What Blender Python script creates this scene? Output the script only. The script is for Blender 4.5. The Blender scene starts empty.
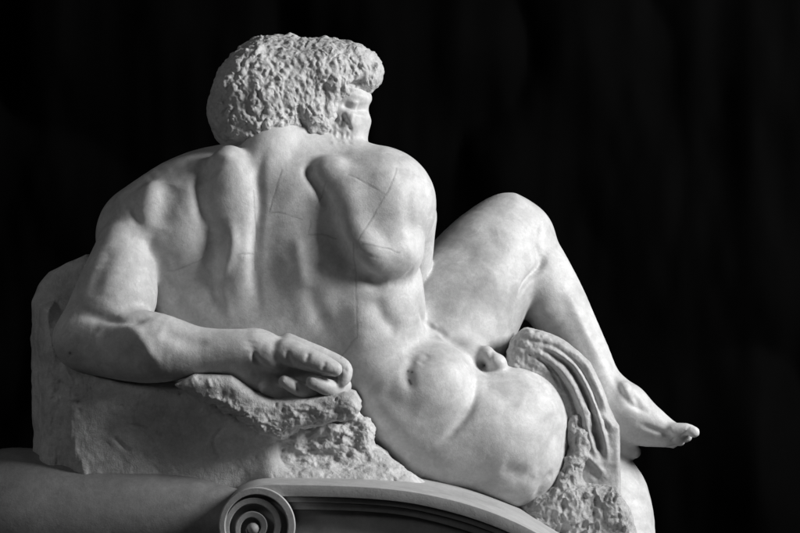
import bpy, math, numpy as np, time
T0 = time.time()
S = 0.003            # metres per modelling unit
DC = 2000.0          # camera distance in modelling units
ZC = 1.75            # camera height in metres
rng = np.random.RandomState(7)
scene = bpy.context.scene
C = scene.collection

# ------------------------------------------------------------------ helpers
def P(x, y, d):
    """modelling point (x right, z up, y away) that stands at distance d behind the main plane"""
    f = 1.0 + d / DC
    return np.array([(x - 400.0) * f, d, (266.5 - y) * f])

def F(d):
    return 1.0 + d / DC

def hash3(ix, iy, iz, s=0):
    h = (ix.astype(np.int64) * 374761393 + iy.astype(np.int64) * 668265263 + iz.astype(np.int64) * 2147483647 + s * 974634777) & 0xFFFFFFFF
    h = ((h ^ (h >> 13)) * 1274126177) & 0xFFFFFFFF
    h = (h ^ (h >> 16)) * 2246822519 & 0xFFFFFFFF
    return ((h ^ (h >> 15)) & 0xFFFFFF) / float(0xFFFFFF)

def vnoise(p, scale, s=0):
    q = p / scale
    i = np.floor(q).astype(np.int64); f = q - i
    f = f * f * (3 - 2 * f)
    r = np.zeros(len(p))
    for a in (0, 1):
        for b in (0, 1):
            for c in (0, 1):
                w = (f[:, 0] if a else 1 - f[:, 0]) * (f[:, 1] if b else 1 - f[:, 1]) * (f[:, 2] if c else 1 - f[:, 2])
                r += w * hash3(i[:, 0] + a, i[:, 1] + b, i[:, 2] + c, s)
    return r * 2 - 1

def fbm(p, scale, octs=3, s=0):
    r = 0; a = 1.0
    for o in range(octs):
        r = r + a * vnoise(p, scale / 2 ** o, s + o * 17); a *= 0.5
    return r

def worley(p, scale, s=0):
    q = p / scale
    i = np.floor(q).astype(np.int64)
    f1 = np.full(len(p), 9.0); f2 = np.full(len(p), 9.0)
    for a in (-1, 0, 1):
        for b in (-1, 0, 1):
            for c in (-1, 0, 1):
                j = i + np.array([a, b, c])
                o = np.stack([hash3(j[:, 0], j[:, 1], j[:, 2], s + t) for t in (1, 2, 3)], 1)
                d = np.linalg.norm(j + o - q, axis=1)
                n = d < f1
                f2 = np.where(n, f1, np.minimum(f2, d)); f1 = np.where(n, d, f1)
    return f1, f2

class Field:
    """signed distance field on a grid, filled primitive by primitive"""
    def __init__(s, lo, hi, h):
        s.lo = np.array(lo, float); s.h = h
        s.n = np.ceil((np.array(hi) - s.lo) / h).astype(int) + 1
        s.g = np.full(s.n, 40.0, np.float32)
    def box(s, lo, hi):
        a = np.clip(np.floor((np.array(lo) - s.lo) / s.h).astype(int), 0, s.n)
        b = np.clip(np.ceil((np.array(hi) - s.lo) / s.h).astype(int) + 1, 0, s.n)
        if np.any(b <= a): return None
        ax = [(s.lo[i] + s.h * np.arange(a[i], b[i])).astype(np.float32) for i in range(3)]
        sl = tuple(slice(a[i], b[i]) for i in range(3))
        return sl, ax[0][:, None, None], ax[1][None, :, None], ax[2][None, None, :]
    def mix(s, sl, d, k, cut):
        g = s.g[sl]
        if cut:
            h = np.maximum(k - np.abs(g + d), 0) / k
            s.g[sl] = np.maximum(g, -d) + h * h * k * 0.25
        else:
            h = np.maximum(k - np.abs(g - d), 0) / k
            s.g[sl] = np.minimum(g, d) - h * h * k * 0.25
    def ell(s, x, y, d, rx, ry, rd, ang=0, yaw=0, k=12, cut=False):
        c = P(x, y, d); f = F(d); r = np.array([rx, rd, ry]) * f
        m = max(r) + k + 6
        q = s.box(c - m, c + m)
        if q is None: return
        sl, X, Y, Z = q
        X = X - c[0]; Y = Y - c[1]; Z = Z - c[2]
        a = math.radians(ang); b = math.radians(yaw)
        # long axis direction in the picture plane (ang, counter-clockwise), then yaw about the vertical
        u = np.array([math.cos(a) * math.cos(b), math.sin(b) * math.cos(a), math.sin(a)])
        w = np.array([-math.sin(a) * math.cos(b), -math.sin(a) * math.sin(b), math.cos(a)])
        v = np.cross(w, u)
        pu = X * u[0] + Y * u[1] + Z * u[2]; pv = X * v[0] + Y * v[1] + Z * v[2]; pw = X * w[0] + Y * w[1] + Z * w[2]
        k0 = np.sqrt((pu / r[0]) ** 2 + (pv / r[1]) ** 2 + (pw / r[2]) ** 2)
        k1 = np.sqrt((pu / r[0] ** 2) ** 2 + (pv / r[1] ** 2) ** 2 + (pw / r[2] ** 2) ** 2) + 1e-6
        s.mix(sl, k0 * (k0 - 1) / k1, k, cut)
    def path(s, pts, k=12, cut=False, sm=True):
        """tapering limb through (x, y, d, r)"""
        pts = [tuple(map(float, p)) for p in pts]
        if sm and len(pts) > 2: pts = spline(pts, 8)
        A = [(P(*p[:3]), p[3] * F(p[2])) for p in pts]
        lo = np.min([a[0] - a[1] for a in A], 0) - k - 6; hi = np.max([a[0] + a[1] for a in A], 0) + k + 6
        q = s.box(lo, hi)
        if q is None: return
        sl, X, Y, Z = q
        best = None
        for (a, ra), (b, rb) in zip(A[:-1], A[1:]):
            ab = b - a; L = ab @ ab + 1e-9
            t = np.clip(((X - a[0]) * ab[0] + (Y - a[1]) * ab[1] + (Z - a[2]) * ab[2]) / L, 0, 1)
            d = np.sqrt((X - a[0] - t * ab[0]) ** 2 + (Y - a[1] - t * ab[1]) ** 2 + (Z - a[2] - t * ab[2]) ** 2) - (ra + (rb - ra) * t)
            best = d if best is None else np.minimum(best, d)
        s.mix(sl, best, k, cut)
    def slab(s, poly, d0, d1, rnd=6, k=8, cut=False, lean=0.0):
        """outline (x, y) with its own thickness d0..d1; lean tips the front back with height"""
        dm = (d0 + d1) / 2
        V = np.array([P(x, y, dm)[[0, 2]] for x, y in poly])
        lo = np.array([V[:, 0].min(), d0, V[:, 1].min()]) - k - 8; hi = np.array([V[:, 0].max(), d1 + abs(lean) * 150, V[:, 1].max()]) + k + 8
        q = s.box(lo, hi)
        if q is None: return
        sl, X, Y, Z = q
        x = X[:, 0, :]; z = Z[:, 0, :]
        x, z = np.broadcast_arrays(x, z)
        dd = np.full(x.shape, 1e9); sg = np.ones(x.shape)
        n = len(V)
        for i in range(n):
            a = V[i]; b = V[i - 1]; e = b - a
            wx = x - a[0]; wz = z - a[1]
            t = np.clip((wx * e[0] + wz * e[1]) / (e @ e), 0, 1)
            dd = np.minimum(dd, (wx - e[0] * t) ** 2 + (wz - e[1] * t) ** 2)
            c1 = z >= a[1]; c2 = z < b[1]; c3 = e[0] * wz > e[1] * wx
            sg = np.where((c1 & c2 & c3) | (~c1 & ~c2 & ~c3), -sg, sg)
        d2 = (sg * np.sqrt(dd))[:, None, :] + rnd
        zz = Z - V[:, 1].min()
        dy = np.abs(Y - dm - lean * zz) - (d1 - d0) / 2 + rnd
        d = np.minimum(np.maximum(d2, dy), 0) + np.sqrt(np.maximum(d2, 0) ** 2 + np.maximum(dy, 0) ** 2) - rnd
        s.mix(sl, d.astype(np.float32), k, cut)
    def mesh(s):
        g = s.g
        g[0] = g[-1] = 5; g[:, 0] = g[:, -1] = 5; g[:, :, 0] = g[:, :, -1] = 5
        ins = g < 0
        cnt = np.zeros(np.array(g.shape) - 1, np.uint8)
        for a in (0, 1):
            for b in (0, 1):
                for c in (0, 1):
                    cnt += ins[a:g.shape[0] - 1 + a, b:g.shape[1] - 1 + b, c:g.shape[2] - 1 + c]
        act = (cnt > 0) & (cnt < 8)
        I = np.argwhere(act)
        idx = np.full(act.shape, -1, np.int32); idx[tuple(I.T)] = np.arange(len(I))
        co = np.array([(a, b, c) for a in (0, 1) for b in (0, 1) for c in (0, 1)])
        vals = np.stack([g[I[:, 0] + o[0], I[:, 1] + o[1], I[:, 2] + o[2]] for o in co], 1)
        acc = np.zeros((len(I), 3)); n = np.zeros(len(I))
        for i in range(8):
            for j in range(i + 1, 8):
                if np.abs(co[i] - co[j]).sum() != 1: continue
                m = (vals[:, i] < 0) != (vals[:, j] < 0)
                t = vals[m, i] / (vals[m, i] - vals[m, j])
                acc[m] += co[i] + t[:, None] * (co[j] - co[i]); n[m] += 1
        V = s.lo + s.h * (I + acc / n[:, None])
        Q = []
        for ax in range(3):
            A = ins; sh = [slice(None)] * 3; sh2 = [slice(None)] * 3
            sh[ax] = slice(0, -1); sh2[ax] = slice(1, None)
            a0 = ins[tuple(sh)]; a1 = ins[tuple(sh2)]
            E = np.argwhere(a0 != a1)
            o1, o2 = [(1, 2), (2, 0), (0, 1)][ax]
            u = np.zeros(3, int); u[o1] = 1; w = np.zeros(3, int); w[o2] = 1
            q = np.stack([idx[tuple((E - u - w).T)], idx[tuple((E - w).T)], idx[tuple(E.T)], idx[tuple((E - u).T)]], 1)
            fl = ~a0[tuple(E.T)]
            q[fl] = q[fl][:, ::-1]
            Q.append(q)
        return V, np.concatenate(Q)

def edges_of(Q):
    e = np.concatenate([Q[:, [0, 1]], Q[:, [1, 2]], Q[:, [2, 3]], Q[:, [3, 0]]]); e.sort(1)
    key = e[:, 0].astype(np.int64) * (Q.max() + 1) + e[:, 1]
    u, inv = np.unique(key, return_inverse=True)
    return np.stack([u // (Q.max() + 1), u % (Q.max() + 1)], 1), inv

def smooth(V, Q, it=2, lam=0.5, mask=None):
    E, _ = edges_of(Q); n = len(V)
    deg = np.bincount(E.ravel(), minlength=n).astype(float); deg[deg == 0] = 1
    for _ in range(it):
        for l in (lam, -lam * 1.04):
            A = np.stack([np.bincount(E[:, 0], V[E[:, 1], c], n) + np.bincount(E[:, 1], V[E[:, 0], c], n) for c in range(3)], 1) / deg[:, None]
            dlt = l * (A - V)
            if mask is not None: dlt *= mask[:, None]
            V = V + dlt
    return V

def relax(V, Q, it=2, lam=0.5):
    E, _ = edges_of(Q); n = len(V)
    deg = np.bincount(E.ravel(), minlength=n).astype(float); deg[deg == 0] = 1
    for _ in range(it):
        A = np.stack([np.bincount(E[:, 0], V[E[:, 1], c], n) + np.bincount(E[:, 1], V[E[:, 0], c], n) for c in range(3)], 1) / deg[:, None]
        V = V + lam * (A - V)
    return V

def subdiv(V, Q):
    E, inv = edges_of(Q)
    m = len(Q); n = len(V)
    ev = V[E].mean(1); fv = V[Q].mean(1)
    ei = [n + inv[i * m:(i + 1) * m] for i in range(4)]
    fi = n + len(E) + np.arange(m)
    Q2 = np.concatenate([np.stack([Q[:, 0], ei[0], fi, ei[3]], 1), np.stack([Q[:, 1], ei[1], fi, ei[0]], 1),
                         np.stack([Q[:, 2], ei[2], fi, ei[1]], 1), np.stack([Q[:, 3], ei[3], fi, ei[2]], 1)])
    return np.concatenate([V, ev, fv]), Q2

def normals(V, Q):
    fn = np.cross(V[Q[:, 2]] - V[Q[:, 0]], V[Q[:, 3]] - V[Q[:, 1]])
    N = np.zeros_like(V)
    for c in range(3):
        for k in range(4):
            N[:, c] += np.bincount(Q[:, k], fn[:, c], len(V))
    return N / (np.linalg.norm(N, axis=1)[:, None] + 1e-9)

def spline(pts, n=6):
    p = np.array(pts, float)
    if len(p) < 3: return [tuple(p[0] + (p[1] - p[0]) * t) for t in np.linspace(0, 1, n + 1)]
    out = []
    for i in range(len(p) - 1):
        p0 = p[max(i - 1, 0)]; p1 = p[i]; p2 = p[i + 1]; p3 = p[min(i + 2, len(p) - 1)]
        for t in np.arange(n) / n:
            out.append(tuple(0.5 * (2 * p1 + (p2 - p0) * t + (2 * p0 - 5 * p1 + 4 * p2 - p3) * t * t + (3 * p1 - p0 - 3 * p2 + p3) * t ** 3)))
    out.append(tuple(p[-1]))
    return out

class Sculpt:
    """carving strokes on a dense mesh: every stroke is laid on the surface in space"""
    def __init__(s, V, Q):
        s.V = V; s.Q = Q; s.N = normals(V, Q); s.index()
    def index(s):
        f = 1 + s.V[:, 1] / DC
        s.px = s.V[:, 0] / f + 400; s.py = 266.5 - s.V[:, 2] / f
        s.dep = s.V[:, 1]
    def surf(s, x, y):
        m = np.where((np.abs(s.px - x) < 2.5) & (np.abs(s.py - y) < 2.5) & (s.N[:, 1] < 0.2))[0]
        if len(m) == 0: return None
        d = s.dep[m].min()
        return P(x, y, d + 1.0)
    def stroke(s, pts, w, amp, view=False):
        """pts (x, y[, width factor]); gaussian groove (amp < 0) or ridge (amp > 0)"""
        sp = spline([(p + (1,))[:3] if len(p) == 2 else p for p in pts], 8) if len(pts) > 1 else [tuple(pts[0]) + (1,)]
        S3 = []
        last = None
        for x, y, wf in sp:
            q = s.surf(x, y)
            if q is None: continue
            S3.append((q, wf))
        if not S3: return
        Q3 = np.array([a[0] for a in S3]); W = np.array([a[1] for a in S3]) * w
        pad = 3 * W.max()
        lo = Q3.min(0) - pad; hi = Q3.max(0) + pad
        m = np.where(np.all((s.V > lo) & (s.V < hi), 1))[0]
        if len(m) == 0: return
        v = s.V[m]; best = np.full(len(m), 1e9); u = np.full(len(m), 0.5)
        if len(Q3) == 1:
            best = np.linalg.norm(v - Q3[0], axis=1) / W[0]
        ns = max(len(Q3) - 1, 1)
        for i, (a, b, wa, wb) in enumerate(zip(Q3[:-1], Q3[1:], W[:-1], W[1:])):
            ab = b - a; L = ab @ ab + 1e-9
            t = np.clip((v - a) @ ab / L, 0, 1)
            d = np.linalg.norm(v - a - t[:, None] * ab, axis=1) / (wa + (wb - wa) * t)
            n = d < best
            best = np.where(n, d, best); u = np.where(n, (i + t) / ns, u)
        e = np.clip(np.minimum(u, 1 - u) / 0.28, 0, 1); e = 0.2 + 0.8 * e * e * (3 - 2 * e)
        s.V[m] += s.N[m] * (amp * e * np.exp(-best ** 2))[:, None]
    def refresh(s):
        s.N = normals(s.V, s.Q); s.index()

def link_mesh(name, V, Q, mat, parent=None, smooth_shade=True):
    me = bpy.data.meshes.new(name)
    V = np.asarray(V, float) * S; V = V + np.array([0, 0, ZC])
    Q = np.asarray(Q)
    me.vertices.add(len(V)); me.vertices.foreach_set('co', V.astype(np.float32).ravel())
    me.loops.add(Q.size); me.loops.foreach_set('vertex_index', Q.astype(np.int32).ravel())
    me.polygons.add(len(Q)); me.polygons.foreach_set('loop_start', np.arange(0, Q.size, Q.shape[1], dtype=np.int32))
    me.update(calc_edges=True); me.validate()
    if smooth_shade: me.polygons.foreach_set('use_smooth', [True] * len(me.polygons))
    me.materials.append(mat)
    o = bpy.data.objects.new(name, me); C.objects.link(o)
    if parent is not None:
        o.parent = parent
        o.matrix_parent_inverse = parent.matrix_world.inverted()
    return o

def thing(name, label, cat, loc):
    o = bpy.data.objects.new(name, None); C.objects.link(o)
    o.location = loc; o['label'] = label; o['category'] = cat
    bpy.context.view_layer.update()
    return o

# ------------------------------------------------------------------ materials
def plaster(name, base=(0.60, 0.60, 0.60), stain=0.12, grain=0.25, scale=1.0, rough=0.5, seams=None, bump=0.0012, chisel=0.0, blotch=0.5):
    m = bpy.data.materials.new(name); m.use_nodes = True
    nt = m.node_tree; nd = nt.nodes; lk = nt.links
    b = nd['Principled BSDF']
    tc = nd.new('ShaderNodeTexCoord')
    def noise(sc, det=6, rg=0.6, dist=0.0):
        n = nd.new('ShaderNodeTexNoise'); n.inputs['Scale'].default_value = sc * scale; n.inputs['Detail'].default_value = det
        n.inputs['Roughness'].default_value = rg; n.inputs['Distortion'].default_value = dist
        lk.new(tc.outputs['Object'], n.inputs['Vector']); return n.outputs['Fac']
    def ramp(fac, a, b_, p0=0.35, p1=0.65):
        r = nd.new('ShaderNodeValToRGB'); r.color_ramp.elements[0].position = p0; r.color_ramp.elements[1].position = p1
        r.color_ramp.elements[0].color = (a, a, a, 1); r.color_ramp.elements[1].color = (b_, b_, b_, 1)
        lk.new(fac, r.inputs['Fac']); return r.outputs['Color']
    def mul(c1, c2, f=1.0, mode='MULTIPLY'):
        x = nd.new('ShaderNodeMix'); x.data_type = 'RGBA'; x.blend_type = mode; x.inputs['Factor'].default_value = f
        lk.new(c1, x.inputs['A']); lk.new(c2, x.inputs['B']); return x.outputs['Result']
    col = nd.new('ShaderNodeRGB'); col.outputs[0].default_value = (*base, 1)
    c = col.outputs[0]
    c = mul(c, ramp(noise(7, 7, 0.62, 0.4), 1 - stain * 1.6, 1.0, 0.36, 0.62))
    c = mul(c, ramp(noise(26, 8, 0.7, 0.6), 1 - stain * 1.1, 1.0, 0.38, 0.6))
    c = mul(c, ramp(noise(130, 5, 0.7), 1 - grain * 0.5, 1.0, 0.3, 0.6))
    # pale rubbed patches with ragged edges
    c = mul(c, ramp(noise(13, 10, 0.75, 1.2), 0.0, blotch * 0.35, 0.56, 0.68), 1.0, 'SCREEN') if blotch else c
    # small dark pits
    v = nd.new('ShaderNodeTexVoronoi'); v.inputs['Scale'].default_value = 60 * scale; v.feature = 'F1'
    lk.new(tc.outputs['Object'], v.inputs['Vector'])
    c = mul(c, mul(ramp(v.outputs['Distance'], 0.45, 1.0, 0.04, 0.10), ramp(noise(5, 3), 0, 1, 0.62, 0.66), 1.0, 'LIGHTEN') if False else ramp(v.outputs['Distance'], 0.62, 1.0, 0.03, 0.07))
    if seams:
        an = nd.new('ShaderNodeAttribute'); an.attribute_name = 'dirt_shade'
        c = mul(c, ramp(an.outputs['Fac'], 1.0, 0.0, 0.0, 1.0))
    lk.new(c, b.inputs['Base Color'])
    b.inputs['Roughness'].default_value = rough
    b.inputs['Specular IOR Level'].default_value = 0.35
    bp = nd.new('ShaderNodeBump'); bp.inputs['Strength'].default_value = 1.0; bp.inputs['Distance'].default_value = bump
    ma = nd.new('ShaderNodeMath'); ma.operation = 'ADD'
    lk.new(noise(45, 8, 0.7), ma.inputs[0])
    m2 = nd.new('ShaderNodeMath'); m2.operation = 'MULTIPLY'; m2.inputs[1].default_value = 0.35
    lk.new(noise(260, 4, 0.6), m2.inputs[0]); lk.new(m2.outputs[0], ma.inputs[1])
    h = ma.outputs[0]
    if chisel:
        mp = nd.new('ShaderNodeMapping'); mp.inputs['Rotation'].default_value = (0.3, 0.75, 0.2); mp.inputs['Scale'].default_value = (42, 34, 15)
        lk.new(tc.outputs['Object'], mp.inputs['Vector'])
        n3 = nd.new('ShaderNodeTexNoise'); n3.inputs['Scale'].default_value = 1; n3.inputs['Detail'].default_value = 3
        n3.inputs['Distortion'].default_value = 2.6
        lk.new(mp.outputs['Vector'], n3.inputs['Vector'])
        m3 = nd.new('ShaderNodeMath'); m3.operation = 'MULTIPLY'; m3.inputs[1].default_value = chisel
        lk.new(n3.outputs['Fac'], m3.inputs[0])
        m4 = nd.new('ShaderNodeMath'); m4.operation = 'ADD'; lk.new(h, m4.inputs[0]); lk.new(m3.outputs[0], m4.inputs[1]); h = m4.outputs[0]
    lk.new(h, bp.inputs['Height']); lk.new(bp.outputs['Normal'], b.inputs['Normal'])
    return m

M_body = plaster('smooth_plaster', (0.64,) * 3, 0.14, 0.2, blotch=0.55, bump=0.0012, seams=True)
M_hair = plaster('hair_plaster', (0.62,) * 3, 0.15, 0.25, bump=0.003)
M_rock = plaster('rough_plaster', (0.62,) * 3, 0.16, 0.3, bump=0.0032, chisel=0.45)
M_rough = plaster('coarse_plaster', (0.55,) * 3, 0.18, 0.4, bump=0.006)
M_cloth = plaster('drapery_plaster', (0.58,) * 3, 0.15, 0.3, bump=0.002)
M_ped = plaster('pedestal_plaster', (0.46,) * 3, 0.12, 0.2, bump=0.0010, blotch=0.2)
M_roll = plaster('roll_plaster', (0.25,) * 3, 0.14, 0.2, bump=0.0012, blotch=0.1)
M_panel = plaster('panel_plaster', (0.5,) * 3, 0.12, 0.2, bump=0.0010, blotch=0)

m = bpy.data.materials.new('black_velvet'); m.use_nodes = True
b = m.node_tree.nodes['Principled BSDF']; b.inputs['Base Color'].default_value = (0.006, 0.006, 0.006, 1)
b.inputs['Roughness'].default_value = 0.85; b.inputs['Specular IOR Level'].default_value = 0.03
nt = m.node_tree; tc = nt.nodes.new('ShaderNodeTexCoord'); n = nt.nodes.new('ShaderNodeTexNoise'); n.inputs['Scale'].default_value = 3; n.inputs['Detail'].default_value = 8
r = nt.nodes.new('ShaderNodeValToRGB'); r.color_ramp.elements[0].color = (0.0003,) * 3 + (1,); r.color_ramp.elements[1].color = (0.0012,) * 3 + (1,)
nt.links.new(tc.outputs['Object'], n.inputs['Vector']); nt.links.new(n.outputs['Fac'], r.inputs['Fac']); nt.links.new(r.outputs['Color'], b.inputs['Base Color'])
M_black = m

# ------------------------------------------------------------------ the figure
def lim(x0, y0, x1, y1, d0, d1):
    pts = np.array([P(x, y, d) for x in (x0, x1) for y in (y0, y1) for d in (d0, d1)])
    return pts.min(0) - 4, pts.max(0) + 4

statue = thing('reclining_statue', 'pale plaster cast of a reclining muscular nude man seen from behind, leaning on his elbow', 'statue',
               (0, 0, ZC - 0.72))

lo, hi = lim(35, 60, 710, 560, -160, 230)
B = Field(lo, hi, 2.0)
#--BODY
# trunk
B.ell(272, 245, 10, 122, 100, 68, ang=-12, k=1)
B.path([(190, 262, 0, 46), (205, 300, 0, 50), (260, 330, 0, 52), (315, 345, 0, 48)], k=24)
B.ell(328, 285, 5, 93, 88, 60, ang=-30, k=20)
B.ell(370, 345, 2, 50, 66, 58, ang=10, k=24)
B.ell(402, 404, -10, 42, 46, 54, ang=-50, k=20)
B.ell(398, 400, 2, 46, 66, 62, ang=30, k=24)
# shoulder girdle
B.path([(150, 236, -10, 54), (205, 208, -2, 58), (262, 205, 5, 56)], k=18)
B.path([(262, 200, 5, 54), (320, 198, 0, 52), (376, 206, -5, 56)], k=18)
B.ell(378, 205, -8, 57, 58, 52, k=10)
# neck and trapezius
B.path([(280, 120, 15, 36), (285, 150, 8, 42), (290, 190, 2, 48)], k=16)
B.ell(272, 143, -22, 26, 22, 24, k=12)
B.ell(262, 165, -36, 22, 26, 16, k=14)
B.path([(236, 360, -102, 14), (258, 378, -104, 13), (284, 388, -103, 9)], k=6)
B.path([(225, 362, -100, 16), (245, 366, -104, 14)], k=6)
B.path([(282, 376, -98, 11), (332, 378, -96, 11)], k=4)
B.path([(300, 150, 10, 34), (345, 172, 5, 34)], k=16)
# far thigh, knee, shin, foot
B.path([(430, 365, 55, 62), (462, 305, 90, 62), (490, 262, 114, 54), (509, 234, 128, 39)], k=5)
B.path([(509, 234, 128, 37), (528, 237, 128, 25)], k=14)
B.path([(518, 238, 128, 33), (547, 288, 115, 32), (577, 342, 98, 27), (604, 390, 85, 20)], k=8)
B.ell(542, 292, 112, 40, 25, 32, ang=-62, k=12)
B.path([(604, 392, 85, 20), (624, 404, 80, 22)], k=12)
B.path([(610, 404, 84, 24), (640, 418, 78, 20), (664, 429, 72, 12.5), (678, 434, 68, 9)], k=12)
B.path([(618, 424, 84, 15), (640, 434, 80, 12), (664, 438, 74, 9)], k=10)
B.ell(625, 391, 62, 7, 9, 8, k=9)
for q in ([(674, 430, 62, 7.5), (686, 429, 58, 6.2), (694, 432, 56, 5.6)], [(676, 436, 70, 6), (687, 437, 68, 5)],
          [(668, 439, 78, 6), (680, 441, 78, 5)], [(662, 441, 86, 5.5), (673, 443, 86, 5)]):
    B.path(q, k=3)
# near hip, seat and thigh
B.ell(440, 436, 4, 66, 58, 62, ang=-25, k=14)
B.path([(452, 432, 4, 60), (490, 434, 8, 65), (508, 438, 26, 64), (540, 446, 80, 50)], k=8)
B.ell(503, 456, 4, 60, 52, 56, ang=-20, k=10)
B.ell(516, 414, 14, 51, 48, 48, ang=-35, k=10)
B.ell(430, 388, -12, 48, 47, 56, k=14)
B.path([(545, 446, 90, 50), (585, 466, 112, 35), (606, 501, 95, 44), (618, 560, 70, 38)], k=8)
# near foot tucked below
B.path([(606, 430, 95, 14), (624, 447, 92, 10), (634, 452, 90, 7)], k=6)
# far upper arm, seen past the back
B.path([(405, 215, 30, 32), (414, 245, 45, 20), (412, 285, 55, 17)], k=3)
# near arm
B.path([(122, 246, -48, 25), (116, 296, -66, 41), (90, 338, -76, 34)], k=8)
B.path([(88, 340, -80, 33), (148, 347, -102, 36), (200, 351, -110, 24), (250, 349, -112, 20)], k=9)
# hand lying palm up, fingers curled back
B.ell(268, 352, -111, 25, 19, 17, ang=-38, k=9)
B.ell(269, 357, -120, 20, 12, 11, ang=-40, k=4)
B.path([(286, 352, -119, 14), (304, 358, -125, 12.5), (321, 364, -128, 10.5), (335, 369.5, -129, 7.5)], k=3)
B.path([(288, 345, -106, 12), (322, 358, -108, 10.5), (342, 367, -111, 8.7), (345, 377, -116, 7), (342, 383, -119, 5)], k=2)
B.path([(343, 386, -104, 9), (330, 388, -118, 9), (319, 384, -126, 8), (312, 382, -129, 7)], k=1)
B.path([(318, 392, -108, 8), (303, 390, -119, 8.5), (290, 384, -126, 7.5), (284, 381, -128, 6.5)], k=1)
B.path([(298, 397, -104, 7), (280, 393, -112, 7.5), (266, 388, -114, 7)], k=1)
# face
B.path([(325, 100, 20, 40), (334, 128, 18, 34)], k=10)
B.ell(350, 114, 14, 18, 38, 28, k=8)
B.path([(346, 98, -4, 7), (358, 98, 0, 8), (366, 98, 10, 6)], k=7)
B.path([(352, 116, -6, 9), (362, 120, 6, 8)], k=9)
B.ell(375, 112, 14, 5, 9, 16, k=4, cut=True)
# groin forms
B.ell(472, 352, 8, 16, 10, 14, ang=-25, k=12)
B.ell(486, 352, -1, 8, 7, 9, k=5)
B.ell(497, 362, -4, 10.5, 9, 11, ang=-20, k=7)

#--MUSCLES (broad masses)
B.ell(378, 306, -8, 43, 62, 42, ang=4, k=20)
B.path([(342, 184, -42, 14), (353, 208, -49, 17), (359, 234, -53, 19), (376, 255, -52, 21), (398, 254, -42, 20)], k=14)
B.ell(392, 248, -30, 31, 31, 30, k=12)
B.ell(384, 215, -30, 34, 36, 32, k=14)
B.ell(354, 196, -42, 26, 24, 14, ang=40, k=8)
B.ell(330, 171, -42, 17, 15, 12, ang=-10, k=8)
B.ell(229, 185, -46, 25, 40, 18, ang=-2, k=7)
B.ell(235, 240, -50, 18, 62, 12, ang=2, k=12)
B.ell(150, 208, -48, 15, 26, 14, ang=-12, k=8)
B.ell(181, 242, -42, 26, 28, 18, ang=20, k=14)
V, Q = B.mesh(); del B
print('body', len(V), time.time() - T0)
V = smooth(V, Q, 2)
V, Q = subdiv(V, Q); V = relax(V, Q, 3, 0.5)
sc = Sculpt(V, Q)
#--STROKES
st = sc.stroke
# furrow of the spine and the long muscles beside it
st([(264, 148), (258, 175), (259, 205), (255, 240), (254, 275), (260, 310)], 5.5, -3.4)
st([(274, 165), (269, 215), (269, 265), (286, 312)], 15, -3.2)
st([(295, 235), (301, 262), (304, 290)], 7, 2.2)
st([(310, 285), (314, 305), (328, 332)], 9, -2.6)
st([(321, 268)], 10, -2.2)
# hollow round the far shoulder blade
st([(309, 164), (310, 176), (321, 193), (331, 206)], 5, -5)
st([(334, 214), (336, 232), (344, 254), (358, 270), (374, 283), (388, 286)], 6, -4)
st([(388, 285), (404, 280), (417, 268)], 4, -1.6)
st([(341, 240), (345, 257)], 7, -2.5)
st([(373, 281)], 9, -2.5)
st([(413, 180), (409, 212), (417, 244)], 7, -1.5)
st([(350, 176), (378, 170), (400, 172)], 9, 1.6)
st([(372, 240), (368, 256)], 10, 1.5)
# near shoulder blade
st([(217, 163), (204, 176), (198, 190), (201, 210), (207, 228)], 6.5, -5)
st([(207, 226), (214, 250), (212, 280)], 11, -1.8)
st([(230, 220), (233, 242), (228, 262), (219, 282)], 5.5, 2.6)
st([(219, 282), (225, 300), (230, 318)], 6, 1.6)
st([(176, 184), (168, 204), (162, 230)], 11, -3)
st([(137, 200), (134, 212), (141, 226)], 5, -2.5)
st([(186, 168), (212, 158), (238, 156)], 6, 2.2)
st([(160, 250), (176, 272), (200, 262)], 8, -2)
st([(150, 236), (152, 262), (160, 290)], 6, -2.5)
# flank, loin
st([(376, 298), (384, 318), (400, 332)], 8, -3)
st([(356, 300), (360, 330), (366, 352)], 14, 2)
st([(416, 352), (407, 370), (412, 392)], 6, -3)
st([(380, 392), (398, 404), (420, 412)], 12, -1.8)

st([(430, 352), (418, 364)], 5, -1.5)
st([(432, 446), (448, 436), (464, 418), (475, 397), (478, 374), (468, 355)], 4.5, -3)
st([(470, 470), (500, 482), (530, 478)], 18, -2.5)
st([(548, 412), (560, 440)], 12, -2)
st([(478, 384), (500, 392), (520, 408)], 10, -2.5)
st([(490, 372), (520, 378), (550, 400)], 8, 1.5)
st([(533, 476), (548, 456), (558, 430)], 6, -2.5)
st([(500, 468), (520, 474), (536, 478)], 9, -3)
st([(536, 502), (545, 484), (556, 470)], 5, -3)
# near arm
st([(78, 314), (104, 317), (130, 321), (152, 314)], 6, -4)
st([(104, 318), (120, 320), (136, 332), (150, 352), (162, 368)], 6, 2.2)
st([(98, 330), (116, 348), (140, 364)], 12, -2.6)
st([(160, 330), (182, 340), (210, 345)], 7, -2)
st([(60, 340), (72, 356)], 7, 1.2)
st([(90, 300), (100, 270), (112, 245)], 9, -2)
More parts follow.
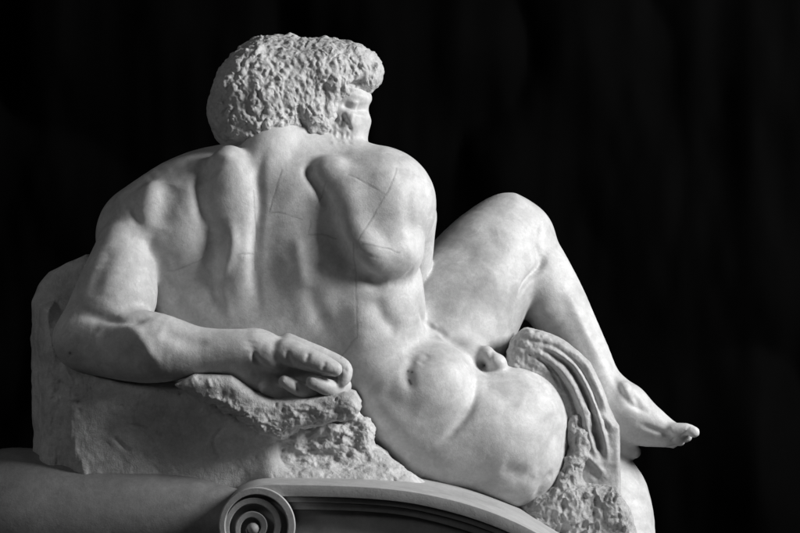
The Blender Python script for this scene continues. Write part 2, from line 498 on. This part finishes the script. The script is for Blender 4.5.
# wrist and hand
st([(253, 350), (256, 361), (266, 371), (281, 376)], 2.4, -2.8)
st([(252, 340), (250, 350)], 5, -1)
st([(287, 350), (289, 360), (293, 370)], 2.5, -1.6)
st([(262, 346), (276, 352), (284, 362)], 5, 1.2)
st([(309, 352), (306, 362)], 2, -1.6)
st([(326, 361), (322, 371)], 2, -1.4)
st([(341, 366), (348, 372)], 1.6, -1)
st([(292, 371), (312, 374), (334, 377)], 2.2, -2.5)
st([(296, 381), (299, 392)], 1.8, -2)
st([(305, 376), (304, 386)], 1.8, -2)
st([(279, 377), (286, 377)], 1.3, 0.7)
st([(309, 378), (316, 378)], 1.3, 0.7)
# knee and shin
st([(545, 254), (540, 266), (527, 282), (516, 302)], 4, -5)
st([(496, 212), (512, 214), (530, 226), (540, 246)], 6, 2)
st([(540, 222), (536, 240), (541, 260)], 5, -2.5)
st([(455, 262), (480, 240), (500, 236)], 12, -2)
st([(566, 290), (584, 330), (606, 372)], 6, 2)
st([(540, 305), (556, 330)], 12, 2)
st([(612, 374), (628, 402), (650, 412)], 3.5, -2)
st([(634, 394), (640, 408)], 3.5, -1.5)
st([(640, 424), (660, 432), (676, 438)], 3, -2)
st([(690, 426), (685, 433), (680, 438)], 1.4, -1.6)
st([(676, 438), (670, 442)], 1.4, -1.2)
st([(693, 428), (697, 429)], 1.2, 0.6)
# shadow line where the belly meets the far thigh
st([(421, 300), (424, 318), (440, 332), (462, 345)], 4, -3)
st([(430, 322), (445, 340)], 3, 2)
# groin
st([(493, 350), (489, 362)], 2, -1)
st([(480, 366), (490, 373), (504, 374)], 3, -1)
# eye and brow
st([(342, 104), (353, 108), (370, 110)], 3.6, -5)
st([(356, 108), (370, 109)], 4.5, -3)
st([(350, 102), (359, 103.5), (366, 102.5)], 1.8, 0.9)
st([(352, 117), (366, 119)], 7, -1.6)
st([(345, 112), (350, 114)], 3, 1)
st([(338, 95), (352, 94), (370, 99)], 4, 1.6)
st([(346, 115), (356, 126), (360, 142)], 6, 0.8)
for i in range(110):
    x0 = rng.uniform(325, 344) + max(0, rng.uniform(-10, 12)); y0 = rng.uniform(112, 140)
    st([(x0, y0), (x0 + rng.uniform(-1, 4), y0 + rng.uniform(3, 7))], rng.uniform(1.2, 1.8), rng.uniform(-1.4, 0.8))
sc.V = relax(sc.V, sc.Q, 2, 0.5); sc.refresh()
# joints of the piece moulds
seams = []
for q in ([(282, 169), (276, 190), (269, 212)], [(269, 212), (285, 214), (302, 219)], [(311, 221), (310, 226), (309, 234)],
          [(309, 234), (322, 235), (336, 238)], [(354, 244), (356, 290), (357, 338)], [(357, 338), (348, 348), (340, 359)],
          [(348, 174), (367, 184), (386, 195)], [(397, 168), (392, 182), (386, 195)], [(386, 195), (372, 218), (358, 240)],
          [(362, 244), (382, 247), (400, 253)], [(326, 182), (322, 196), (316, 208)], [(240, 254), (248, 254), (255, 254)],
          [(168, 271), (185, 267), (203, 258)], [(254, 190), (256, 230), (255, 270)]):
    st(q, 0.8, -0.3)
    seams.append(q)
sc.refresh()
dirt_shade = np.zeros(len(sc.V))
def soil(pts, w_, a_):
    sp = [np.array(p[:2]) for p in spline(pts, 6)] if len(pts) > 1 else [np.array(pts[0])] * 2
    m = np.where((sc.N[:, 1] < 0.3) & (sc.px > min(p[0] for p in sp) - 4 * w_) & (sc.px < max(p[0] for p in sp) + 4 * w_) & (sc.py > min(p[1] for p in sp) - 4 * w_) & (sc.py < max(p[1] for p in sp) + 4 * w_))[0]
    v = np.stack([sc.px[m], sc.py[m]], 1); best = np.full(len(m), 1e9)
    for a, b in zip(sp[:-1], sp[1:]):
        ab = b - a; t = np.clip((v - a) @ ab / (ab @ ab + 1e-9), 0, 1)
        best = np.minimum(best, np.linalg.norm(v - a - t[:, None] * ab, axis=1))
    dirt_shade[m] = np.maximum(dirt_shade[m], a_ * np.exp(-(best / w_) ** 2))
for q in seams: soil([(a + rng.uniform(-.8, .8), b + rng.uniform(-.8, .8)) for a, b in [p[:2] for p in spline(q, 3)]], 0.7, rng.uniform(0.2, 0.42))
for q in ([(408, 371)], [(412, 372)], [(409, 380), (411, 384)], [(70, 353)]): soil(q, 1.2, 0.8)
# old blotchy stains on the raised thigh, its dimmer shading painted in with them
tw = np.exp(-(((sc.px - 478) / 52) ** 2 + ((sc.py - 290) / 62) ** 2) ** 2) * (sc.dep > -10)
dirt_shade = np.maximum(dirt_shade, tw * np.clip(0.26 + 0.26 * fbm(sc.V, 30, 5, 61), 0, 0.5))
V = sc.V + sc.N * (0.45 * fbm(sc.V, 30, 3, 3))[:, None]
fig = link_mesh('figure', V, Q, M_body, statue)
at = fig.data.attributes.new('dirt_shade', 'FLOAT', 'POINT'); at.data.foreach_set('value', dirt_shade.astype(np.float32))
del V, Q, sc

# ------------------------------------------------------------------ hair
lo, hi = lim(200, 25, 392, 160, -90, 130)
H = Field(lo, hi, 1.3)
H.ell(278, 97, 20, 60, 61, 62, k=1)
H.ell(250, 104, -4, 38, 46, 44, k=12)
H.slab([(221, 78), (236, 58), (262, 48), (290, 90), (285, 130), (240, 142), (222, 130), (214, 105)], -43, 30, 15, k=12)
H.ell(248, 116, 6, 37, 38, 44, ang=-20, k=12)
H.ell(322, 78, 20, 48, 40, 52, ang=-5, k=12)
H.ell(352, 66, 22, 30, 22, 40, ang=-12, k=10)
H.path([(366, 76, 4, 13), (369, 76, 30, 13)], k=8)
H.ell(313, 108, -12, 17, 30, 18, ang=12, k=8)
H.ell(322, 112, -8, 13, 26, 16, k=8)
H.ell(357, 83, -14, 12, 4, 8, ang=8, k=3, cut=True)
V, Q = H.mesh(); del H
V = smooth(V, Q, 2); V, Q = subdiv(V, Q); V = relax(V, Q, 3)
sc = Sculpt(V, Q)
N = sc.N; W = V + 5 * np.stack([vnoise(V, 12, 5), vnoise(V, 12, 6), vnoise(V, 12, 7)], 1)
f1, f2 = worley(W * [1.15, 1, 0.8], 9.0, 3)
fade = np.clip((sc.px - 195) / 30, 0.8, 1) * np.clip((150 - sc.py) / 16, 0.2, 1)
fade *= np.clip(1.25 - np.abs(sc.px - 290) / 160, 0.5, 1)
rd = np.abs(fbm(W * [1.2, 1, 0.85], 13, 2, 31)) + 0.35 * np.abs(fbm(W, 5, 2, 33)) + 0.35
V = V + N * (((0.75 - f1) * 1.7 + (rd - 0.7) * 2.6 + fbm(V, 22, 2, 41) * 1.5 + fbm(V, 4.5, 2, 43) * 0.7) * fade)[:, None]
sc.V = V; sc.refresh()
for i in range(900):
    x0 = rng.uniform(211, 378); y0 = rng.uniform(38, 138)
    if x0 > 325 and y0 > 86: continue
    k = 0.6 if y0 > 124 else 1.0
    if rng.rand() < 0.72:
        a = math.radians(rng.uniform(20, 160)); L = rng.uniform(1, 5)
        sc.stroke([(x0, y0), (x0 + L * math.cos(a), y0 + L * math.sin(a))], rng.uniform(1.5, 3.0), k * rng.uniform(0.3, 1.5))
    else:
        a = math.radians(rng.uniform(40, 150)); L = rng.uniform(2, 7)
        sc.stroke([(x0, y0), (x0 + L * math.cos(a), y0 + L * math.sin(a))], rng.uniform(1.4, 2.4), k * rng.uniform(-1.5, -0.3))
sc.V = relax(sc.V, sc.Q, 1, 0.5); sc.refresh()
sc.stroke([(299, 100), (300, 118), (308, 132)], 2.6, -4)
sc.stroke([(322, 80), (326, 96), (323, 118)], 2.5, -2)
V = sc.V
link_mesh('hair', V, Q, M_hair, statue)

# ------------------------------------------------------------------ rock under the arm
lo, hi = lim(35, 255, 440, 505, -160, 90)
R = Field(lo, hi, 1.6)
R.slab([(44, 300), (58, 272), (95, 255), (140, 300), (170, 340), (200, 380), (320, 400), (350, 440), (360, 490), (44, 490)], -62, 60, 12, k=1)
R.slab([(46, 306), (60, 300), (76, 350), (110, 370), (182, 372), (240, 376), (278, 400), (280, 490), (45, 490)], -92, 0, 20, k=22)
R.path([(54, 292, -44, 14), (56, 322, -58, 16), (58, 350, -70, 16)], k=14)
R.path([(66, 304, -48, 13), (68, 325, -56, 13), (64, 350, -66, 12)], k=12)
R.slab([(72, 366), (110, 378), (182, 378), (240, 384), (278, 400), (280, 490), (90, 490), (72, 440)], -104, 0, 12, k=12)
R.slab([(180, 382), (200, 372), (236, 374), (258, 391), (275, 396), (330, 393), (346, 388), (356, 391), (363, 403), (357, 413), (335, 418), (300, 424), (284, 436), (262, 428), (240, 412), (205, 398)], -130, -20, 10, k=5, lean=-0.05)

R.path([(358, 430, -70, 18), (360, 444, -66, 14)], k=6)
R.slab([(276, 420), (372, 420), (374, 442), (400, 464), (426, 490), (276, 490)], -88, 40, 8, k=5)
R.path([(276, 486, -104, 14), (330, 484, -98, 16), (385, 488, -86, 18), (420, 500, -70, 14)], k=22)
V, Q = R.mesh(); del R
V = smooth(V, Q, 1); V, Q = subdiv(V, Q); V = relax(V, Q, 3)
sc = Sculpt(V, Q)
N = sc.N
f1, f2 = worley(V, 8.0, 3)
edge = 400 + np.clip(sc.px - 200, 0, 90) * 0.36
rough = np.exp(-((sc.py - edge) / 13) ** 2) * np.clip((sc.px - 185) / 40, 0, 1)
rough = np.maximum(rough, np.clip((sc.px - 278) / 14, 0, 1) * np.clip((sc.py - 398) / 14, 0, 1) * np.clip((500 - sc.py) / 60, 0.3, 0.8))
left = np.clip((72 + (sc.py - 400) * 0.35 - sc.px) / 12, 0, 1)
V = V + N * (fbm(V, 46, 4, 3) * 2.0 + rough * ((0.7 - f1) * 1.0 + fbm(V * [1, 1, 1.4], 11, 4, 5) * 3.2) + left * fbm(V * [1.5, 1, 0.6], 14, 3, 6) * 1.7)[:, None]
sc.V = V; sc.refresh()
for i in range(520):
    x0 = rng.uniform(48, 425); y0 = rng.uniform(300, 486)
    L = rng.uniform(5, 15) if x0 < 275 else rng.uniform(3, 8)
    a = math.radians(rng.uniform(45, 75) if x0 < 275 else rng.uniform(90, 150))
    k = 0.8 if x0 < 275 and y0 > 400 else 2.0
    if y0 < 395 and 75 < x0 < 180: continue
    sc.stroke([(x0, y0), (x0 + L * math.cos(a) * .8, y0 + L * math.sin(a))], rng.uniform(1.2, 2.6), k * rng.uniform(-0.9, 0.5))
for q in ([(70, 402), (84, 404)], [(128, 424), (146, 430), (158, 446)],
          [(226, 425), (214, 440), (222, 462)], [(112, 436), (130, 452)], [(180, 382), (181, 398)]):
    sc.stroke(q, 2.2, -2.2)
V = sc.V
link_mesh('rock_support', V, Q, M_rock, statue)

# ------------------------------------------------------------------ drapery over the thigh
lo, hi = lim(495, 315, 640, 560, -80, 120)
Dp = Field(lo, hi, 1.4)
Dp.slab([(507, 352), (527, 329), (541, 331), (562, 341), (588, 361), (606, 404), (616, 428), (617, 492), (560, 492), (562, 430), (552, 398), (530, 380), (505, 372)], 0, 66, 10, k=2)
Dp.path([(526, 346, 22, 15), (554, 356, 16, 15), (580, 386, 12, 14), (594, 430, 10, 16), (598, 480, 10, 16)], k=12)
Dp.slab([(584, 404), (616, 424), (617, 494), (566, 494)], -8, 60, 4, k=6)
V, Q = Dp.mesh(); del Dp
V = smooth(V, Q, 2); V, Q = subdiv(V, Q); V = relax(V, Q, 2)
sc = Sculpt(V, Q)
for q, w_, a_ in (([(541, 349), (568, 366), (586, 396), (597, 430), (602, 456)], 2.8, -5.5), ([(590, 425), (598, 440), (601, 452)], 4.5, -4),
                  ([(553, 345), (580, 368), (598, 402), (609, 440)], 2.4, -3.5), ([(534, 354), (556, 372), (573, 402), (582, 440)], 2.2, -3),
                  ([(547, 347), (574, 366), (592, 400), (604, 438), (608, 462)], 2.8, 2.6), ([(540, 354), (564, 373), (580, 402), (591, 440), (597, 462)], 2.8, 2.4),
                  ([(526, 352), (548, 368), (562, 388)], 1.8, -2), ([(560, 343), (584, 362), (602, 398), (613, 430)], 2.4, 1.6),
                  ([(524, 340), (540, 342), (556, 348)], 3, -1.8), ([(582, 452), (594, 462), (606, 476)], 3, 2.2), ([(588, 470), (600, 480)], 3, -1.5)):
    sc.stroke(q, w_, a_)
sc.refresh(); V = sc.V; N = sc.N
tex = np.clip((560 - sc.px) / 25, 0.25, 1)
V = V + N * (fbm(V, 14, 3, 8) * 0.6 + tex * fbm(V, 5, 2, 9) * 0.9)[:, None]
link_mesh('drapery', V, Q, M_cloth, statue)

# ------------------------------------------------------------------ rough stone under the thigh
lo, hi = lim(500, 400, 650, 580, -80, 120)
G = Field(lo, hi, 1.5)
G.path([(540, 520, 0, 30), (570, 510, -5, 30), (604, 520, 0, 26), (616, 545, 0, 22)], k=6)
G.path([(578, 425, 0, 10), (578, 450, -6, 10), (568, 478, -10, 14)], k=8)
G.slab([(520, 516), (560, 484), (612, 484), (626, 520), (626, 570), (520, 570)], -36, 60, 8, k=8)
V, Q = G.mesh(); del G
V = smooth(V, Q, 1); V, Q = subdiv(V, Q); V = relax(V, Q, 2)
sc = Sculpt(V, Q); N = sc.N
V = V + N * (fbm(V, 24, 3, 8) * 2.4 + (0.55 - np.abs(fbm(V * [1.3, 1, 1], 13, 3, 18))) * 3.4)[:, None]
sc.V = V; sc.refresh()
for i in range(380):
    x0 = rng.uniform(520, 640); y0 = rng.uniform(410, 533); a = math.radians(rng.uniform(95, 150)); L = rng.uniform(4, 11)
    sc.stroke([(x0, y0), (x0 + L * math.cos(a), y0 + L * math.sin(a))], rng.uniform(1.2, 2.2), rng.uniform(-2.6, 1.4))
V = sc.V
link_mesh('rough_stone', V, Q, M_rough, statue)
print('statue', time.time() - T0)

# ------------------------------------------------------------------ pedestal
ped = thing('scroll_pedestal', 'grey plaster pedestal lid with a rolled volute end and curved moulding under the statue', 'pedestal', (0, 0, ZC - 0.95))

def loft(path, nseg=96, n=8):
    pts = spline(path, n); rings = []
    c = np.array([P(*p[:3]) for p in pts]); r = np.array([p[3] * F(p[2]) for p in pts])
    ax = c[-1] - c[0]; ax[2] *= 1; ax /= np.linalg.norm(ax)
    u = np.cross(ax, [0, 0, 1]); u /= np.linalg.norm(u); w = np.cross(u, ax)
    t = np.linspace(0, 2 * np.pi, nseg, endpoint=False)
    V = np.concatenate([c[i] + r[i] * (np.cos(t)[:, None] * u + np.sin(t)[:, None] * w) for i in range(len(c))])
    Q = []
    for i in range(len(c) - 1):
        for j in range(nseg):
            k = (j + 1) % nseg
            Q.append((i * nseg + j, i * nseg + k, (i + 1) * nseg + k, (i + 1) * nseg + j))
    return V, np.array(Q)

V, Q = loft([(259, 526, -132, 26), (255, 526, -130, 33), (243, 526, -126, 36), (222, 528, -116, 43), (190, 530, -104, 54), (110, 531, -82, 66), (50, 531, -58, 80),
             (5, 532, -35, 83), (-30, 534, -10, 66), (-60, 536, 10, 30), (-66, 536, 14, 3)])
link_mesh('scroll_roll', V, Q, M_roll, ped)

def extrude_curve(top, bot, d0, d1):
    """closed band between two curves, from depth d0 to d1"""
    a = np.array([P(x, y, d0) for x, y in spline(top, 8)]); b_ = np.array([P(x, y, d0) for x, y in spline(bot, 8)])
    n = len(a); off = np.array([0, d1 - d0, 0])
    V = np.concatenate([a, b_, a + off, b_ + off]); Q = []
    for i in range(n - 1):
        Q += [(n + i, n + i + 1, i + 1, i), (i, i + 1, 2 * n + i + 1, 2 * n + i), (n + i + 1, n + i, 3 * n + i, 3 * n + i + 1), (3 * n + i + 1, 3 * n + i, 2 * n + i, 2 * n + i + 1)]
    Q += [(0, 2 * n, 3 * n, n), (n - 1, 2 * n - 1, 4 * n - 1, 3 * n - 1)]
    return V, np.array(Q)

def bevel(o, w=0.004, seg=3):
    md = o.modifiers.new('bevel', 'BEVEL'); md.width = w; md.segments = seg; md.limit_method = 'ANGLE'; md.angle_limit = math.radians(40)

topc = [(226, 503), (236, 493), (252, 486.5), (270, 484.5), (290, 484.5), (350, 486), (400, 490), (440, 497), (480, 508), (520, 524), (560, 546), (600, 573), (640, 608)]
def off(c, dy): return [(x - dy * 0.0, y + dy * (1 + max(0, x - 400) / 700.0)) for x, y in c]
V, Q = extrude_curve(topc, off(topc, 12), -172, 130); o = link_mesh('lid_slab', V, Q, M_ped, ped, False); bevel(o)
c2 = off(topc, 12.5); V, Q = extrude_curve(c2, off(c2, 5), -166, 120); o = link_mesh('moulding', V, Q, M_panel, ped, False); bevel(o)
c3 = off(c2, 5.3); V, Q = extrude_curve(c3, off(c3, 7), -160, 110); o = link_mesh('moulding', V, Q, M_panel, ped, False); bevel(o, 0.008)
c4 = off(c3, 7.3); V, Q = extrude_curve(c4, off(c4, 160), -153, 100); o = link_mesh('panel', V, Q, M_panel, ped, False)

# volute face: one raised outer band, then a carved spiral running in to the eye
def volute(cx, cy, d):
    nr, na = 110, 200
    V = []; Q = []
    rr = np.concatenate([[38.5, 38.5], np.linspace(38.2, 0.15, nr)])
    def ss(a, b, x):
        t = np.clip((x - a) / (b - a), 0, 1); return t * t * (3 - 2 * t)
    th = 2 * np.pi * np.arange(na) / na
    for i, r_ in enumerate(rr):
        if i == 0: dz = np.full(na, 16.0)
        else:
            ph = ((31.5 - r_) / 12.5 + th / (2 * np.pi) + 0.1) % 1.0
            groove = ss(0.0, 0.10, ph) * (1 - ss(0.46, 0.60, ph))
            inn = ss(32.0, 30.6, r_) if r_ > 6.5 else 1.0
            dz = np.full(na, 0.0) + (1 - ss(30.6, 32.0, r_)) * (1.5 + groove * 9 + (31 - r_) * 0.12)
            if r_ < 6.5: dz = np.full(na, 8.0 - 6.5 * math.sqrt(max(0, 1 - (r_ / 6.5) ** 2)))
            if r_ > 37.6: dz = dz + (r_ - 37.6) * 1.5
        for j in range(na):
            V.append(P(cx + r_ * math.cos(th[j]) - 0.12 * (38 - r_), cy - r_ * math.sin(th[j]) + 0.10 * (38 - r_), d + dz[j]))
    for i in range(len(rr) - 1):
        for j in range(na):
            k = (j + 1) % na
            Q.append((i * na + j, i * na + k, (i + 1) * na + k, (i + 1) * na + j))
    return np.array(V), np.array(Q)
V, Q = volute(257, 525.5, -178)
o = link_mesh('volute', V, Q[:, ::-1], M_ped, ped)
# ------------------------------------------------------------------ backdrop cloth
nx, nz = 420, 160
x = np.linspace(-1500, 1500, nx); z = np.linspace(900, -700, nz)
XX, ZZ = np.meshgrid(x, z, indexing='ij')
pp = np.stack([XX.ravel(), np.zeros(XX.size), ZZ.ravel()], 1)
warp = fbm(pp * [1, 1, 0.35], 260, 3, 2)
yy = 720 + 4 * np.sin(pp[:, 0] / 22 + 2.2 * warp) + 10 * fbm(pp * [1, 1, 0.35], 80, 3, 12) + 40 * (0.6 - np.abs(fbm(pp * [1, 1, 0.8], 240, 2, 20)))
V = np.stack([pp[:, 0], yy, pp[:, 2]], 1)
ii = np.arange(nx * nz).reshape(nx, nz)
Q = np.stack([ii[:-1, :-1].ravel(), ii[:-1, 1:].ravel(), ii[1:, 1:].ravel(), ii[1:, :-1].ravel()], 1)
o = link_mesh('backdrop_curtain', V, Q, M_black)
o['label'] = 'black cloth backdrop hanging in faint folds behind the statue'; o['category'] = 'curtain'

# ------------------------------------------------------------------ light, camera, world
def area(name, loc, target, size, power):
    l = bpy.data.lights.new(name, 'AREA'); l.shape = 'RECTANGLE'; l.size = size[0]; l.size_y = size[1]; l.energy = power
    o = bpy.data.objects.new(name, l); C.objects.link(o); o.location = loc
    import mathutils
    o.rotation_euler = (mathutils.Vector(target) - mathutils.Vector(loc)).to_track_quat('-Z', 'Y').to_euler()
    return o
area('key_lamp', (5.25, -1.5, ZC + 2.45), (0.1, 0, ZC), (1.9, 1.9), 590)
area('fill_lamp', (-3.4, -2.9, ZC + 1.7), (-0.5, 0, ZC - 0.1), (1.2, 1.2), 15)
w = bpy.data.worlds.new('World'); scene.world = w; w.use_nodes = True
w.node_tree.nodes['Background'].inputs['Color'].default_value = (0.5, 0.5, 0.5, 1)
w.node_tree.nodes['Background'].inputs['Strength'].default_value = 0.02

cam = bpy.data.cameras.new('camera'); co = bpy.data.objects.new('camera', cam); C.objects.link(co)
co.location = (0, -DC * S, ZC); co.rotation_euler = (math.radians(90), 0, 0)
cam.sensor_width = 36; cam.lens = 36 * (DC * S) / (800 * S); cam.clip_end = 100
scene.camera = co
scene.view_settings.view_transform = 'Standard'; scene.view_settings.look = 'None'
scene.view_settings.exposure = 0; scene.view_settings.gamma = 1
print('done', time.time() - T0)
